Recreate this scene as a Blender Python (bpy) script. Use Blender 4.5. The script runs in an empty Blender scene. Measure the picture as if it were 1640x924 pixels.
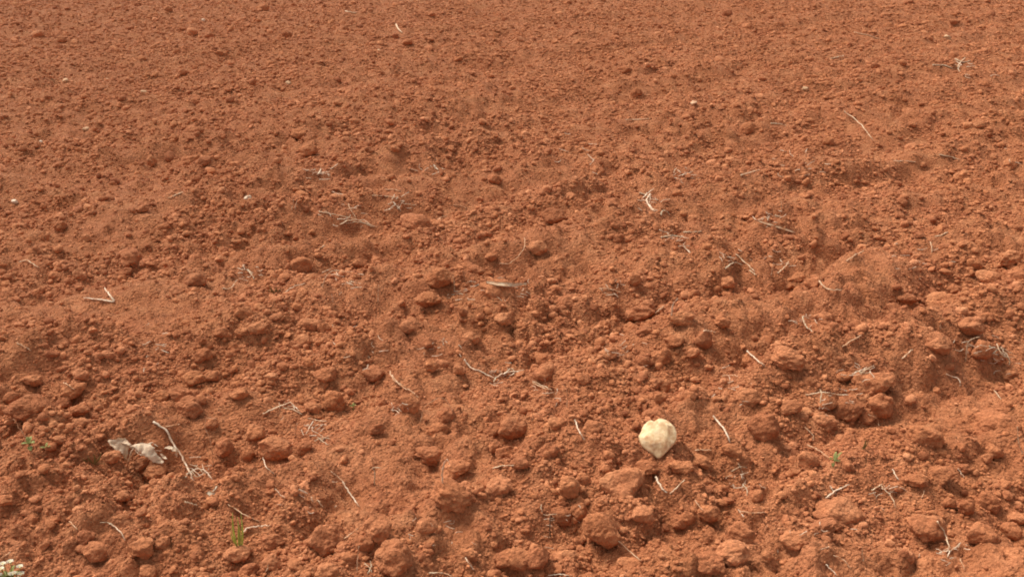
import bpy, math, random, time
T0 = time.time()
import numpy as np
from mathutils import Vector, Matrix, Euler

# ------------------------------------------------------------------ camera, sky, sun, exposure
scene = bpy.context.scene
COL = scene.collection
CAM_H, PITCH, HFOV = 1.6, 23.0, 54.0
cam_data = bpy.data.cameras.new('camera')
cam_data.sensor_width = 36.0
cam_data.lens = 18.0 / math.tan(math.radians(HFOV / 2))
cam_data.clip_start, cam_data.clip_end = 0.05, 8000.0
cam = bpy.data.objects.new('camera', cam_data)
COL.objects.link(cam)
cam.location = (0, 0, CAM_H)
cam.rotation_euler = (math.radians(90 - PITCH), 0, 0)
scene.camera = cam

SUN_DIR = Vector((-0.46, 0.28, 0.84)).normalized()          # from the ground towards the sun
world = bpy.data.worlds.new('World')
scene.world = world
world.use_nodes = True
wn, wl = world.node_tree.nodes, world.node_tree.links
wn.clear()
w_out = wn.new('ShaderNodeOutputWorld')
w_bg = wn.new('ShaderNodeBackground')
w_sky = wn.new('ShaderNodeTexSky')
w_sky.sky_type = 'NISHITA'
w_sky.sun_disc = False
w_sky.sun_elevation = math.asin(SUN_DIR.z)
w_sky.sun_rotation = math.atan2(SUN_DIR.x, SUN_DIR.y)
w_sky.dust_density = 4.0
w_hs = wn.new('ShaderNodeHueSaturation')                    # thin cloud: the sky is whitish
w_hs.inputs['Saturation'].default_value = 0.15
wl.new(w_sky.outputs['Color'], w_hs.inputs['Color'])
wl.new(w_hs.outputs['Color'], w_bg.inputs['Color'])
w_bg.inputs['Strength'].default_value = 0.08
wl.new(w_bg.outputs['Background'], w_out.inputs['Surface'])

sun_data = bpy.data.lights.new('sun', 'SUN')
sun_data.energy = 1.5
sun_data.angle = math.radians(23)
sun_data.color = (1.0, 0.95, 0.87)
sun = bpy.data.objects.new('sun', sun_data)
COL.objects.link(sun)
sun.rotation_euler = SUN_DIR.to_track_quat('Z', 'Y').to_euler()
sun.location = (0, 0, 20)

vs = scene.view_settings
vs.view_transform = 'Standard'
vs.look = 'None'
vs.exposure = 1.30
vs.gamma = 1.0
vs.use_curve_mapping = False
scene.cycles.filter_width = 1.9                             # a soft small-sensor lens
scene.cycles.adaptive_threshold = 0.02
scene.cycles.max_bounces = 6
scene.cycles.diffuse_bounces = 3

RNG = np.random.default_rng(7)
random.seed(7)

# ------------------------------------------------------------------ noise
def _hash(ix, iy, iz, seed):
    h = (ix.astype(np.int64) * 374761393 + iy.astype(np.int64) * 668265263 + np.int64(seed) * 974634777)
    if iz is not None:
        h = h + iz.astype(np.int64) * 2147483647
    h = (h ^ (h >> 13)) * 1274126177
    h = h & 0x7fffffff
    return ((h ^ (h >> 16)) & 0xffff).astype(np.float32) / 65535.0

def perlin2(x, y, seed=0):
    x = np.asarray(x, dtype=np.float64); y = np.asarray(y, dtype=np.float64)
    ix, iy = np.floor(x), np.floor(y)
    fx, fy = (x - ix).astype(np.float32), (y - iy).astype(np.float32)
    ux = fx * fx * fx * (fx * (fx * 6 - 15) + 10)
    uy = fy * fy * fy * (fy * (fy * 6 - 15) + 10)
    def g(ox, oy):
        a = _hash(ix + ox, iy + oy, None, seed) * (2 * np.pi)
        return np.cos(a) * (fx - ox) + np.sin(a) * (fy - oy)
    n0 = g(0, 0) * (1 - ux) + g(1, 0) * ux
    n1 = g(0, 1) * (1 - ux) + g(1, 1) * ux
    return (n0 * (1 - uy) + n1 * uy) * 1.5

def vnoise3(p, seed=0):
    i = np.floor(p); f = p - i
    u = f * f * (3 - 2 * f)
    r = 0
    for ox in (0, 1):
        for oy in (0, 1):
            for oz in (0, 1):
                w = (u[:, 0] if ox else 1 - u[:, 0]) * (u[:, 1] if oy else 1 - u[:, 1]) * (u[:, 2] if oz else 1 - u[:, 2])
                r = r + w * _hash(i[:, 0] + ox, i[:, 1] + oy, i[:, 2] + oz, seed)
    return r * 2 - 1

def lumps(x, y, seed, rmin=0.45, rmax=0.85, keep=0.8):
    """Half-buried round crumbs: one per cell, height 0..~0.5 in cell units."""
    ix, iy = np.floor(x), np.floor(y)
    out = np.zeros(x.shape, dtype=np.float32)
    for ox in (-1, 0, 1):
        for oy in (-1, 0, 1):
            cx, cy = ix + ox, iy + oy
            h1, h2, h3 = (_hash(cx, cy, None, seed + k) for k in (0, 1, 2))
            h4 = _hash(cx, cy, None, seed + 3)
            rad = (rmin + (rmax - rmin) * h3 * h3)
            dx = (x - cx - h1).astype(np.float32); dy = (y - cy - h2).astype(np.float32)
            a = h4 * 6.2832
            ca, sa = np.cos(a), np.sin(a)
            ex = (dx * ca + dy * sa); ey = (-dx * sa + dy * ca) * (1.0 + 0.5 * h1)
            d = np.maximum(np.abs(ex) * 0.45 + np.sqrt(ex * ex + ey * ey) * 0.7, 0) / rad
            out = np.maximum(out, np.where(h4 < keep, rad * 0.75 * np.sqrt(np.clip(1 - d * d, 0, 1)), 0))
    return out

FPX = 820.0 / math.tan(math.radians(HFOV / 2))
CP, SP = math.cos(math.radians(PITCH)), math.sin(math.radians(PITCH))

def px_ray(px, py):
    """Direction in the world of the ray through a pixel of the 1640 x 924 photograph, and it has depth 1 along the view axis."""
    a, b = (px - 820.0) / FPX, (462.0 - py) / FPX
    return Vector((a, CP + b * SP, -SP + b * CP))

def to_px(x, y, z):
    dz = z - CAM_H
    depth = y * CP - dz * SP
    up = y * SP + dz * CP
    return 820 + FPX * x / depth, 462 - FPX * up / depth, depth

# ------------------------------------------------------------------ relief of the ploughed field
PITS, MOUNDS = [], []
FD = np.array([0.83, 0.56]) / np.hypot(0.83, 0.56)           # the way the furrows run
FN = np.array([-FD[1], FD[0]])

def relief(x, y, cell):
    """Height of the soil; cell = spacing of the samples, so that waves finer than it are left out."""
    x = np.asarray(x, dtype=np.float64); y = np.asarray(y, dtype=np.float64)
    def lod(wave):
        return np.clip((wave / np.maximum(cell, 1e-6) - 1.6) / 1.6, 0, 1)
    r = np.hypot(x, y)
    flat = 1.0 / (1.0 + np.maximum(r - 60, 0) / 60)
    z = 0.05 * perlin2(x / 2.3, y / 2.3, 3) + 0.5 * perlin2(x / 45, y / 45, 4) * np.clip((r - 12) / 30, 0, 1)
    wx = x + 0.10 * perlin2(x / 0.9, y / 0.9, 11); wy = y + 0.10 * perlin2(x / 0.9, y / 0.9, 12)
    t = wx * FN[0] + wy * FN[1]
    # the deeper troughs that the share left, with a bank of turned soil on their near side
    for (t0, xa, xb, dep, wid) in ((2.09, -0.35, 2.7, 0.060, 0.085), (2.61, -0.25, 2.4, 0.042, 0.075), (3.28, 0.6, 3.4, 0.036, 0.09), (1.62, 0.5, 1.6, 0.04, 0.08)):
        along = np.clip((x - xa) / 0.4, 0, 1) * np.clip((xb - x) / 0.5, 0, 1) * np.clip(0.75 + 0.9 * perlin2(x / 0.5, y / 0.5, 17), 0.25, 1.3)
        u = (t - t0) / wid
        z = z - dep * along * (np.exp(-u * u) - 0.55 * np.exp(-((u + 1.9) / 1.1) ** 2))
    for (y0, xa, xb, dep, wid) in ((2.52, -1.45, -0.35, 0.048, 0.085), (3.30, -2.2, -0.9, 0.032, 0.08), (3.9, -1.2, 0.4, 0.032, 0.09)):
        along = np.clip((x - xa) / 0.3, 0, 1) * np.clip((xb - x) / 0.3, 0, 1) * np.clip(0.8 + 0.8 * perlin2(x / 0.5, y / 0.5, 18), 0.25, 1.3)
        u = (wy - y0) / wid
        z = z - dep * along * (np.exp(-u * u) - 0.5 * np.exp(-((u + 1.9) / 1.1) ** 2))
    ph = 2 * np.pi * (t - 2.11) / 0.52
    fur = 0.5 - 0.5 * np.cos(ph)
    amp = 0.070 * np.clip(0.65 + 0.7 * perlin2(x / 1.7, y / 1.7, 13) + 0.14 * x, 0.12, 1.2)
    z = z + (fur - 0.5) * amp * lod(0.5) * np.clip(1.5 - r / 10, 0.5, 1)
    z = z + 0.030 * np.cos(2 * np.pi * (t - 2.0) / 1.45) * np.clip(1.3 - r / 14, 0.4, 1)
    z = z + 0.042 * perlin2(x / 0.42, y / 0.42, 21) * np.clip(1.4 - r / 10, 0.5, 1) * lod(0.42)
    wx = x + 0.05 * perlin2(x / 0.13, y / 0.13, 31); wy = y + 0.05 * perlin2(x / 0.13, y / 0.13, 32)
    rough = np.clip(0.75 + 0.8 * perlin2(x / 0.8, y / 0.8, 33), 0.25, 1.3)
    z = z + 0.17 * lumps(wx / 0.17, wy / 0.17, 41, keep=0.6) * 0.5 * rough * lod(0.13) * np.clip(1.25 - r / 12, 0.4, 1)
    z = z + 0.024 * perlin2(x / 0.13, y / 0.13, 22) * lod(0.13)
    wx = x + 0.018 * perlin2(x / 0.05, y / 0.05, 34); wy = y + 0.018 * perlin2(x / 0.05, y / 0.05, 35)
    z = z + 0.105 * lumps(wx / 0.075, wy / 0.075, 51, keep=0.7) * 0.5 * rough * lod(0.06)
    z = z + 0.052 * lumps(wx / 0.034, wy / 0.034, 61, keep=0.8) * 0.5 * rough * lod(0.03)
    z = z + 0.0075 * perlin2(x / 0.035, y / 0.035, 23) * lod(0.035)
    z = z + 0.022 * lumps(x / 0.016, y / 0.016, 71, keep=0.8) * 0.5 * lod(0.014)
    return z * np.clip(flat + 0.0, 0.2, 1)

def cell_at(r):
    r = np.asarray(r, dtype=np.float64)
    return np.maximum(r, 0.3) * 0.003

def local_features(x, y, z):
    x = np.asarray(x); y = np.asarray(y)
    order = np.argsort(y, kind='stable')
    ys = y[order]
    for (cx, cy, rad, h) in PITS + MOUNDS:
        i = order[np.searchsorted(ys, cy - 2 * rad):np.searchsorted(ys, cy + 2 * rad)]
        i = i[np.abs(x[i] - cx) < 2 * rad]
        if len(i):
            d2 = ((x[i] - cx) ** 2 + (y[i] - cy) ** 2) / (rad * rad)
            z[i] += h * np.exp(-d2 * d2 * 0.8 - d2 * 0.3)
    return z

def ground_z(x, y):
    x = np.atleast_1d(np.asarray(x, dtype=np.float64)); y = np.atleast_1d(np.asarray(y, dtype=np.float64))
    return local_features(x, y, relief(x, y, cell_at(np.hypot(x, y))))

def px_ground_many(pix):
    """Where the rays through pixels meet the relief: rows of x, y, z, depth."""
    p = np.asarray(pix, dtype=float)
    a, b = (p[:, 0] - 820.0) / FPX, (462.0 - p[:, 1]) / FPX
    dx, dy, dz = a, CP + b * SP, -SP + b * CP
    z = np.zeros(len(p))
    for _ in range(6):
        t = (z - CAM_H) / dz
        z = 0.5 * z + 0.5 * relief(dx * t, dy * t, cell_at(np.hypot(dx * t, dy * t)))
    t = (z - CAM_H) / dz
    return np.stack([dx * t, dy * t, z, t], 1)

def px_ground(px, py):
    return tuple(float(v) for v in px_ground_many([(px, py)])[0])

# tiles: origin of each enlarged view of the photograph in which positions were read; one unit there is 1/2.852 pixel
TILE = {'A': (0, 600), 'B': (400, 600), 'C': (800, 600), 'D': (1200, 600), 'E': (0, 300), 'F': (400, 300), 'G': (800, 300), 'H': (1200, 300),
        'I': (0, 0), 'J': (400, 0), 'K': (800, 0), 'L': (1200, 0)}
KS = 2.852
def tp(tile, x, y):
    return TILE[tile][0] + x / KS, TILE[tile][1] + y / KS

CLODS = {
'A': [(145,165,190,105),(55,105,70,50),(15,165,60,65),(290,140,70,50),(375,165,80,55),(335,75,110,70),(830,90,110,70),(865,150,115,80),(745,105,70,60),(250,230,50,45),(370,225,70,45),(970,230,60,50),(1090,95,90,50),(1020,335,90,75),(1130,365,70,70),(1170,280,80,60),(440,815,110,85),(650,800,130,95),(395,745,80,60),(205,780,50,45),(125,685,80,60),(1090,825,120,70),(970,10,80,50),(560,560,70,50),(740,745,70,60),(245,660,60,40),(720,450,110,60),(640,410,90,50),(520,375,80,55),(380,800,60,40),(900,815,80,40),(1140,890,90,60),(680,900,90,60),(40,600,70,50),(275,310,60,45)],
'B': [(380,130,110,100),(730,150,95,95),(290,155,70,60),(580,250,70,55),(120,345,140,110),(250,340,70,60),(830,375,130,85),(940,440,140,90),(930,560,190,130),(1130,530,120,100),(700,645,120,90),(585,715,130,110),(810,710,100,70),(360,770,175,150),(110,765,110,75),(650,840,180,130),(440,830,80,60),(530,780,90,70),(1120,255,70,70),(1180,230,70,80),(1115,330,50,80),(1180,360,60,70),(900,190,80,70),(1000,820,80,55),(1170,850,110,70),(360,910,110,50),(100,860,90,60),(20,270,70,60),(600,130,60,45),(860,260,90,50)],
'C': [(565,520,205,160),(315,520,100,100),(470,715,175,150),(75,850,120,90),(170,840,110,100),(300,850,120,65),(590,870,110,75),(1100,740,110,75),(1075,790,80,50),(860,650,60,80),(820,690,80,60),(650,640,100,70),(290,650,100,80),(230,350,90,60),(95,405,80,60),(60,250,130,110),(20,350,70,70),(360,630,80,80),(700,180,90,50),(750,60,60,55),(730,120,60,60),(870,105,70,50),(1130,110,110,60),(665,430,110,60),(830,435,110,50),(920,400,90,60),(950,640,90,80),(1060,350,90,60),(960,870,120,60),(1060,830,150,60),(380,480,60,50),(360,770,60,50),(1180,550,60,80),(420,260,100,60),(270,250,90,60)],
'D': [(60,245,135,150),(440,165,150,110),(330,125,120,80),(590,145,140,110),(540,200,90,70),(340,210,110,60),(450,310,90,80),(1130,245,200,115),(1120,350,70,60),(1085,385,50,45),(800,300,160,110),(265,390,90,120),(670,515,60,45),(750,495,110,45),(400,650,220,95),(330,710,130,80),(200,760,120,80),(810,700,160,110),(1085,580,120,130),(1060,750,150,110),(1190,720,90,80),(1215,830,120,80),(810,860,120,80),(720,835,70,60),(990,605,70,70),(80,830,60,50),(1220,660,80,50),(910,590,60,60),(870,465,120,55),(450,420,60,60),(980,430,70,40),(190,150,90,70),(560,50,180,60)],
'E': [(395,240,50,45),(370,415,60,50),(580,390,60,40),(275,180,60,40),(650,105,60,35),(860,215,50,30),(1105,660,60,38),(920,710,50,40),(1065,735,45,40),(490,768,60,36),(890,430,100,60),(590,330,120,50),(1010,670,60,50),(1120,580,80,60),(930,770,90,60),(380,860,70,60),(200,220,50,40),(320,435,50,40),(880,880,100,60),(820,480,80,40),(150,900,90,50)],
'F': [(855,430,110,85),(820,520,120,68),(1130,480,150,60),(235,360,100,80),(880,815,60,60),(960,835,60,50),(830,830,60,50),(1010,695,70,60),(815,715,60,40),(720,650,90,50),(270,635,100,70),(340,645,60,60),(100,870,60,40),(560,860,100,60),(390,60,80,40),(760,185,150,50),(1020,390,110,60),(1160,610,80,60),(660,620,60,40),(350,870,100,40),(240,700,80,50),(40,680,80,50),(500,350,60,40),(1100,325,60,40)],
'G': [(540,240,50,50),(480,625,55,50),(600,645,70,60),(640,590,130,70),(660,665,70,40),(665,550,90,45),(750,570,60,50),(930,700,90,90),(800,710,90,60),(740,780,80,70),(880,785,70,50),(660,800,80,60),(190,790,100,60),(820,610,120,50),(1010,530,90,50),(240,145,110,50),(175,280,90,60),(1040,440,70,60),(890,150,60,40),(1020,620,70,50),(460,425,50,35),(200,850,100,60),(500,760,80,50),(380,880,60,40),(720,900,60,50),(1160,800,110,80),(610,470,60,50),(310,540,110,40)],
'H': [(70,130,65,40),(865,530,130,70),(1090,420,110,60),(1180,330,110,70),(1230,410,80,60),(1020,355,70,50),(660,565,80,50),(1000,660,140,70),(860,720,120,80),(1060,745,100,90),(1130,785,60,50),(1190,845,70,60),(430,870,80,50),(180,790,150,80),(290,455,80,40),(220,420,60,30),(340,610,90,70),(310,680,100,60),(1100,480,70,50),(500,660,80,50),(720,510,90,40),(1050,610,50,50),(270,895,80,50),(930,470,60,40)],
'I': [(690,745,55,55),(870,730,110,50),(930,745,70,35),(870,580,70,40),(785,500,60,40),(835,335,40,28),(285,183,40,28)],
'J': [(170,170,50,40),(720,200,50,30),(270,690,80,50),(510,680,50,40),(230,620,80,40),(410,470,50,30),(1115,825,70,30)],
'K': [(310,18,40,25),(625,430,50,40),(1130,595,80,40),(460,705,50,35),(775,820,50,40)],
'L': [(360,650,50,40),(1050,570,60,40),(930,110,40,28),(740,685,70,22),(960,820,70,50),(1190,750,60,40)],
}
PIT_PX = [('G',405,705,45),('G',640,650,45),('B',1145,395,60),('B',840,440,40),('C',450,285,45),('C',760,160,40),('C',680,555,30),('D',1130,320,70),('D',1180,345,60),('H',845,545,45),('H',815,745,35),
          ('A',1060,405,50),('A',10,640,60),('I',690,770,45),('I',870,745,60),('I',870,590,50),('I',785,515,40),('I',480,355,30),('J',320,605,40),('J',390,455,35),('J',740,415,60),
          ('L',360,670,35),('L',1050,580,40),('L',150,330,45),('L',760,325,50),('L',930,115,30),('L',60,590,35),('L',960,830,50),('K',1130,600,60),('K',930,510,40),('K',450,260,40),('K',40,640,60),
          ('E',500,205,40),('E',1020,350,40),('E',460,370,50),('F',1190,570,50),('F',240,400,40),('F',510,410,60),('B',440,545,35),('A',1100,640,30),('C',10,380,60),('D',870,590,40),('D',820,860,50),('D',1010,840,45)]
for (t_, x_, y_, w_), (gx, gy, gz, tt) in zip(PIT_PX, px_ground_many([tp(q[0], q[1], q[2]) for q in PIT_PX]).tolist()):
    if tt > 5.5 and t_ != 'I':
        continue
    far = 1.0
    rad = max(w_ / KS * tt / FPX * 0.55 * far, 0.015)
    PITS.append((gx, gy, rad, -min(0.9 * rad, 0.05 if tt < 5.5 else 0.085)))

clod_spots = []
clod_list = [(*tp(t_, q[0], q[1]), q[2], q[3]) for t_ in CLODS for q in CLODS[t_]]
clod_list = [q for q in clod_list if q[0] < 1655]
for (px, py, w_, h_), (gx, gy, gz, tt) in zip(clod_list, px_ground_many([(q[0], q[1] + 0.25 * q[3] / KS) for q in clod_list]).tolist()):
    if True:
        w = w_ / KS * tt / FPX * 1.09
        sinp = (CAM_H - gz) / math.sqrt(CAM_H ** 2 + gx * gx + gy * gy)
        cosp = math.sqrt(1 - sinp * sinp)
        hh = h_ / KS * tt / FPX
        dep = 0.85 * w
        tall = min(max((hh - dep * sinp * 0.35) / cosp * 1.2, 0.58 * w), 1.0 * w)
        clod_spots.append(dict(px=px, py=py, x=gx, y=gy, z=gz, w=w, d=dep, h=tall, pw=w_ / KS))
        MOUNDS.append((gx, gy, 0.55 * w, 0.06 * w))


# ------------------------------------------------------------------ materials
def new_mat(name):
    m = bpy.data.materials.new(name)
    m.use_nodes = True
    nt = m.node_tree
    b = nt.nodes['Principled BSDF']
    b.inputs['Roughness'].default_value = 0.95
    b.inputs['Specular IOR Level'].default_value = 0.12
    return m, nt, b

def noise_node(nt, vec, scale, detail=3.0, rough=0.55, dist=0.0):
    n = nt.nodes.new('ShaderNodeTexNoise')
    n.inputs['Scale'].default_value = scale
    n.inputs['Detail'].default_value = detail
    n.inputs['Roughness'].default_value = rough
    n.inputs['Distortion'].default_value = dist
    nt.links.new(vec, n.inputs['Vector'])
    return n.outputs['Fac']

def ramp(nt, fac, stops):
    r = nt.nodes.new('ShaderNodeValToRGB')
    e = r.color_ramp.elements
    while len(e) < len(stops):
        e.new(0.5)
    for k, (p, c) in enumerate(stops):
        e[k].position = p
        e[k].color = (*c, 1)
    nt.links.new(fac, r.inputs['Fac'])
    return r.outputs['Color']

def mixrgb(nt, fac, a, b, mode='MIX'):
    m = nt.nodes.new('ShaderNodeMix')
    m.data_type = 'RGBA'
    m.blend_type = mode
    for sock, v in ((m.inputs[0], fac), (m.inputs[6], a), (m.inputs[7], b)):
        if isinstance(v, (int, float)):
            sock.default_value = v
        elif isinstance(v, tuple):
            sock.default_value = (*v, 1)
        else:
            nt.links.new(v, sock)
    return m.outputs[2]

def soil_material(name, per_object=0.0, bump=1.0):
    m, nt, b = new_mat(name)
    geo = nt.nodes.new('ShaderNodeNewGeometry')
    pos = geo.outputs['Position']
    big = noise_node(nt, pos, 1.6, 4, 0.65, 0.5)
    mid = noise_node(nt, pos, 9.0, 4, 0.65, 0.4)
    fine = noise_node(nt, pos, 75.0, 3, 0.7)
    c_mid = ramp(nt, mid, [(0.26, (0.250, 0.078, 0.031)), (0.5, (0.395, 0.144, 0.061)), (0.76, (0.560, 0.252, 0.118))])
    c_big = ramp(nt, big, [(0.25, (0.335, 0.116, 0.042)), (0.5, (0.408, 0.150, 0.060)), (0.75, (0.455, 0.180, 0.080))])
    c = mixrgb(nt, 0.45, c_mid, c_big)
    hue = noise_node(nt, pos, 4.3, 4, 0.7, 0.6)              # mauve-red subsoil turned up in blotches
    c = mixrgb(nt, ramp(nt, hue, [(0.42, (0, 0, 0)), (0.72, (0.55, 0.55, 0.55))]), c, (0.390, 0.132, 0.058))
    c_fine = ramp(nt, fine, [(0.30, (0.62, 0.58, 0.60)), (0.5, (1.0, 1.0, 1.0)), (0.72, (1.32, 1.36, 1.40))])
    c = mixrgb(nt, 0.85, c, c_fine, 'MULTIPLY')
    if per_object:
        oi = nt.nodes.new('ShaderNodeObjectInfo')
        rr = ramp(nt, oi.outputs['Random'], [(0.0, (0.72, 0.64, 0.64)), (0.25, (1.00, 0.98, 1.00)), (0.7, (1.18, 1.22, 1.20)), (1.0, (1.42, 1.60, 1.74))])
        c = mixrgb(nt, per_object, c, rr, 'MULTIPLY')
    nt.links.new(c, b.inputs['Base Color'])
    if 'Diffuse Roughness' in b.inputs:
        b.inputs['Diffuse Roughness'].default_value = 0.6
    b1 = noise_node(nt, pos, 160.0, 2, 0.7)
    vor = nt.nodes.new('ShaderNodeTexVoronoi')
    vor.inputs['Scale'].default_value = 95.0
    nt.links.new(pos, vor.inputs['Vector'])
    add = nt.nodes.new('ShaderNodeMath'); add.operation = 'MULTIPLY_ADD'
    nt.links.new(vor.outputs['Distance'], add.inputs[0]); add.inputs[1].default_value = -0.9
    nt.links.new(b1, add.inputs[2])
    bp = nt.nodes.new('ShaderNodeBump')
    bp.inputs['Strength'].default_value = 1.0 * bump
    bp.inputs['Distance'].default_value = 0.009
    nt.links.new(add.outputs[0], bp.inputs['Height'])
    b2 = noise_node(nt, pos, 26.0, 3, 0.7)
    bq = nt.nodes.new('ShaderNodeBump')
    bq.inputs['Strength'].default_value = 0.6 * bump
    bq.inputs['Distance'].default_value = 0.035
    nt.links.new(b2, bq.inputs['Height'])
    nt.links.new(bq.outputs['Normal'], bp.inputs['Normal'])
    nt.links.new(bp.outputs['Normal'], b.inputs['Normal'])
    return m

SOIL = soil_material('red_soil')
CLOD_MAT = soil_material('red_clod', per_object=0.5, bump=0.6)
CRUMB_MAT = soil_material('red_crumb', per_object=0.85, bump=0.45)

def dry_material(name, col, col2, scale=120.0, rough=0.8, dusty=0.0, leafy=0.0):
    m, nt, b = new_mat(name)
    tc = nt.nodes.new('ShaderNodeNewGeometry')
    f = noise_node(nt, tc.outputs['Position'], scale, 4, 0.65)
    c = ramp(nt, f, [(0.3, col2), (0.62, col)])
    if dusty:                                               # soil clinging to it
        g = noise_node(nt, tc.outputs['Position'], 55.0, 3, 0.6)
        g2 = ramp(nt, g, [(0.42, (0, 0, 0)), (0.68, (dusty, dusty, dusty))])
        c = mixrgb(nt, g2, c, (0.40, 0.16, 0.06))
    nt.links.new(c, b.inputs['Base Color'])
    b.inputs['Roughness'].default_value = rough
    b.inputs['Specular IOR Level'].default_value = 0.25
    bp = nt.nodes.new('ShaderNodeBump')
    bp.inputs['Strength'].default_value = 0.4
    bp.inputs['Distance'].default_value = 0.002
    nt.links.new(f, bp.inputs['Height'])
    nt.links.new(bp.outputs['Normal'], b.inputs['Normal'])
    if leafy:                                               # thin blades let light through
        tr = nt.nodes.new('ShaderNodeBsdfTranslucent')
        nt.links.new(c, tr.inputs['Color'])
        mx = nt.nodes.new('ShaderNodeMixShader')
        mx.inputs[0].default_value = leafy
        nt.links.new(b.outputs[0], mx.inputs[1]); nt.links.new(tr.outputs[0], mx.inputs[2])
        nt.links.new(mx.outputs[0], nt.nodes['Material Output'].inputs['Surface'])
    return m

MAT = {
    'straw': dry_material('pale_straw', (0.67, 0.51, 0.34), (0.47, 0.31, 0.18), dusty=0.75),
    'white': dry_material('bleached_straw', (0.70, 0.57, 0.42), (0.52, 0.38, 0.25), dusty=0.7),
    'pink': dry_material('dusty_straw', (0.60, 0.40, 0.25), (0.45, 0.24, 0.12), dusty=0.8),
    'grey': dry_material('grey_root', (0.52, 0.43, 0.29), (0.33, 0.24, 0.15), dusty=0.6),
    'brown': dry_material('brown_stem', (0.16, 0.10, 0.06), (0.10, 0.055, 0.03)),
    'stone': dry_material('cream_limestone', (0.78, 0.59, 0.35), (0.60, 0.39, 0.19), 70.0, 0.9, dusty=0.7),
    'husk': dry_material('cream_husk', (0.84, 0.69, 0.50), (0.70, 0.52, 0.35), 60.0, dusty=0.4, leafy=0.4),
    'green': dry_material('young_grass', (0.52, 0.54, 0.17), (0.42, 0.44, 0.12), 90.0, 0.55, leafy=0.55),
    'leaf': dry_material('seedling_leaf', (0.40, 0.40, 0.14), (0.28, 0.28, 0.09), 90.0, 0.6, leafy=0.45),
    'olive': dry_material('olive_grass', (0.23, 0.17, 0.06), (0.16, 0.11, 0.035), 90.0, 0.7),
    'petal': dry_material('white_petal', (0.62, 0.53, 0.38), (0.42, 0.33, 0.22), 150.0, 0.6),
    'yellow': dry_material('yellow_centre', (0.62, 0.52, 0.16), (0.46, 0.36, 0.10), 150.0, 0.7),
}

# ------------------------------------------------------------------ ground sheet
th_front = np.arange(-48, 48, 0.137)
th_back = np.arange(48, 312, 1.25)
theta = np.radians(np.concatenate([th_front, th_back]))      # measured from +y, clockwise
def geo(a, b, s):
    n = int(math.log(b / a) / s)
    return a * np.exp(np.arange(n) * math.log(b / a) / n)
radii = np.concatenate([geo(0.15, 1.5, 0.02), geo(1.5, 19.0, 0.0034), geo(19.0, 60.0, 0.012), geo(60.0, 3500.0, 0.05), [3500.0]])
NT, NR = len(theta), len(radii)
RR, TT = np.meshgrid(radii, theta, indexing='ij')
GX, GY = RR * np.sin(TT), RR * np.cos(TT)
dr = np.gradient(radii)
dth = np.concatenate([np.full(len(th_front), math.radians(0.137)), np.full(len(th_back), math.radians(1.25))])
CELL = np.maximum(RR * dth[None, :], dr[:, None] * 0.8)
GZ = relief(GX.ravel(), GY.ravel(), CELL.ravel())
GZ = local_features(GX.ravel(), GY.ravel(), GZ)
verts = np.empty((NR * NT + 1, 3), dtype=np.float32)
verts[:-1, 0], verts[:-1, 1], verts[:-1, 2] = GX.ravel(), GY.ravel(), GZ
verts[-1] = (0, 0, float(GZ[:NT].mean()))
i0 = (np.arange(NR - 1)[:, None] * NT + np.arange(NT)[None, :])
i1 = (np.arange(NR - 1)[:, None] * NT + (np.arange(NT)[None, :] + 1) % NT)
quads = np.stack([i0, i0 + NT, i1 + NT, i1], axis=-1).reshape(-1, 4)
tris = np.stack([np.full(NT, NR * NT), np.arange(NT), (np.arange(NT) + 1) % NT], axis=-1)

def mesh_np(name, v, polys, smooth=True):
    me = bpy.data.meshes.new(name)
    me.vertices.add(len(v)); me.vertices.foreach_set('co', np.asarray(v, dtype=np.float32).ravel())
    loops = np.concatenate([p.ravel() for p in polys]).astype(np.int32)
    tot = np.concatenate([np.full(len(p), p.shape[1]) for p in polys]).astype(np.int32)
    start = np.concatenate([[0], np.cumsum(tot)[:-1]]).astype(np.int32)
    me.loops.add(len(loops)); me.loops.foreach_set('vertex_index', loops)
    me.polygons.add(len(tot)); me.polygons.foreach_set('loop_start', start); me.polygons.foreach_set('loop_total', tot)
    me.polygons.foreach_set('use_smooth', np.full(len(tot), smooth))
    me.update(calc_edges=True)
    return me

gm = mesh_np('ground', verts, [quads[:, ::-1], tris[:, ::-1]])
# make sure that the normals point up
if gm.polygons[len(gm.polygons) // 2].normal.z < 0:
    gm.flip_normals()
gm.materials.append(SOIL)
ground = bpy.data.objects.new('ground', gm)
COL.objects.link(ground)
ground['kind'] = 'structure'
ground['label'] = 'bare ploughed field of crumbly red-brown soil'


# ------------------------------------------------------------------ clods
def icosphere(level):
    import bmesh
    bm = bmesh.new()
    bmesh.ops.create_icosphere(bm, subdivisions=level, radius=1.0)
    v = np.array([p.co[:] for p in bm.verts]); f = np.array([[q.index for q in p.verts] for p in bm.faces])
    bm.free()
    return v / np.linalg.norm(v, axis=1)[:, None], f

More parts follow.
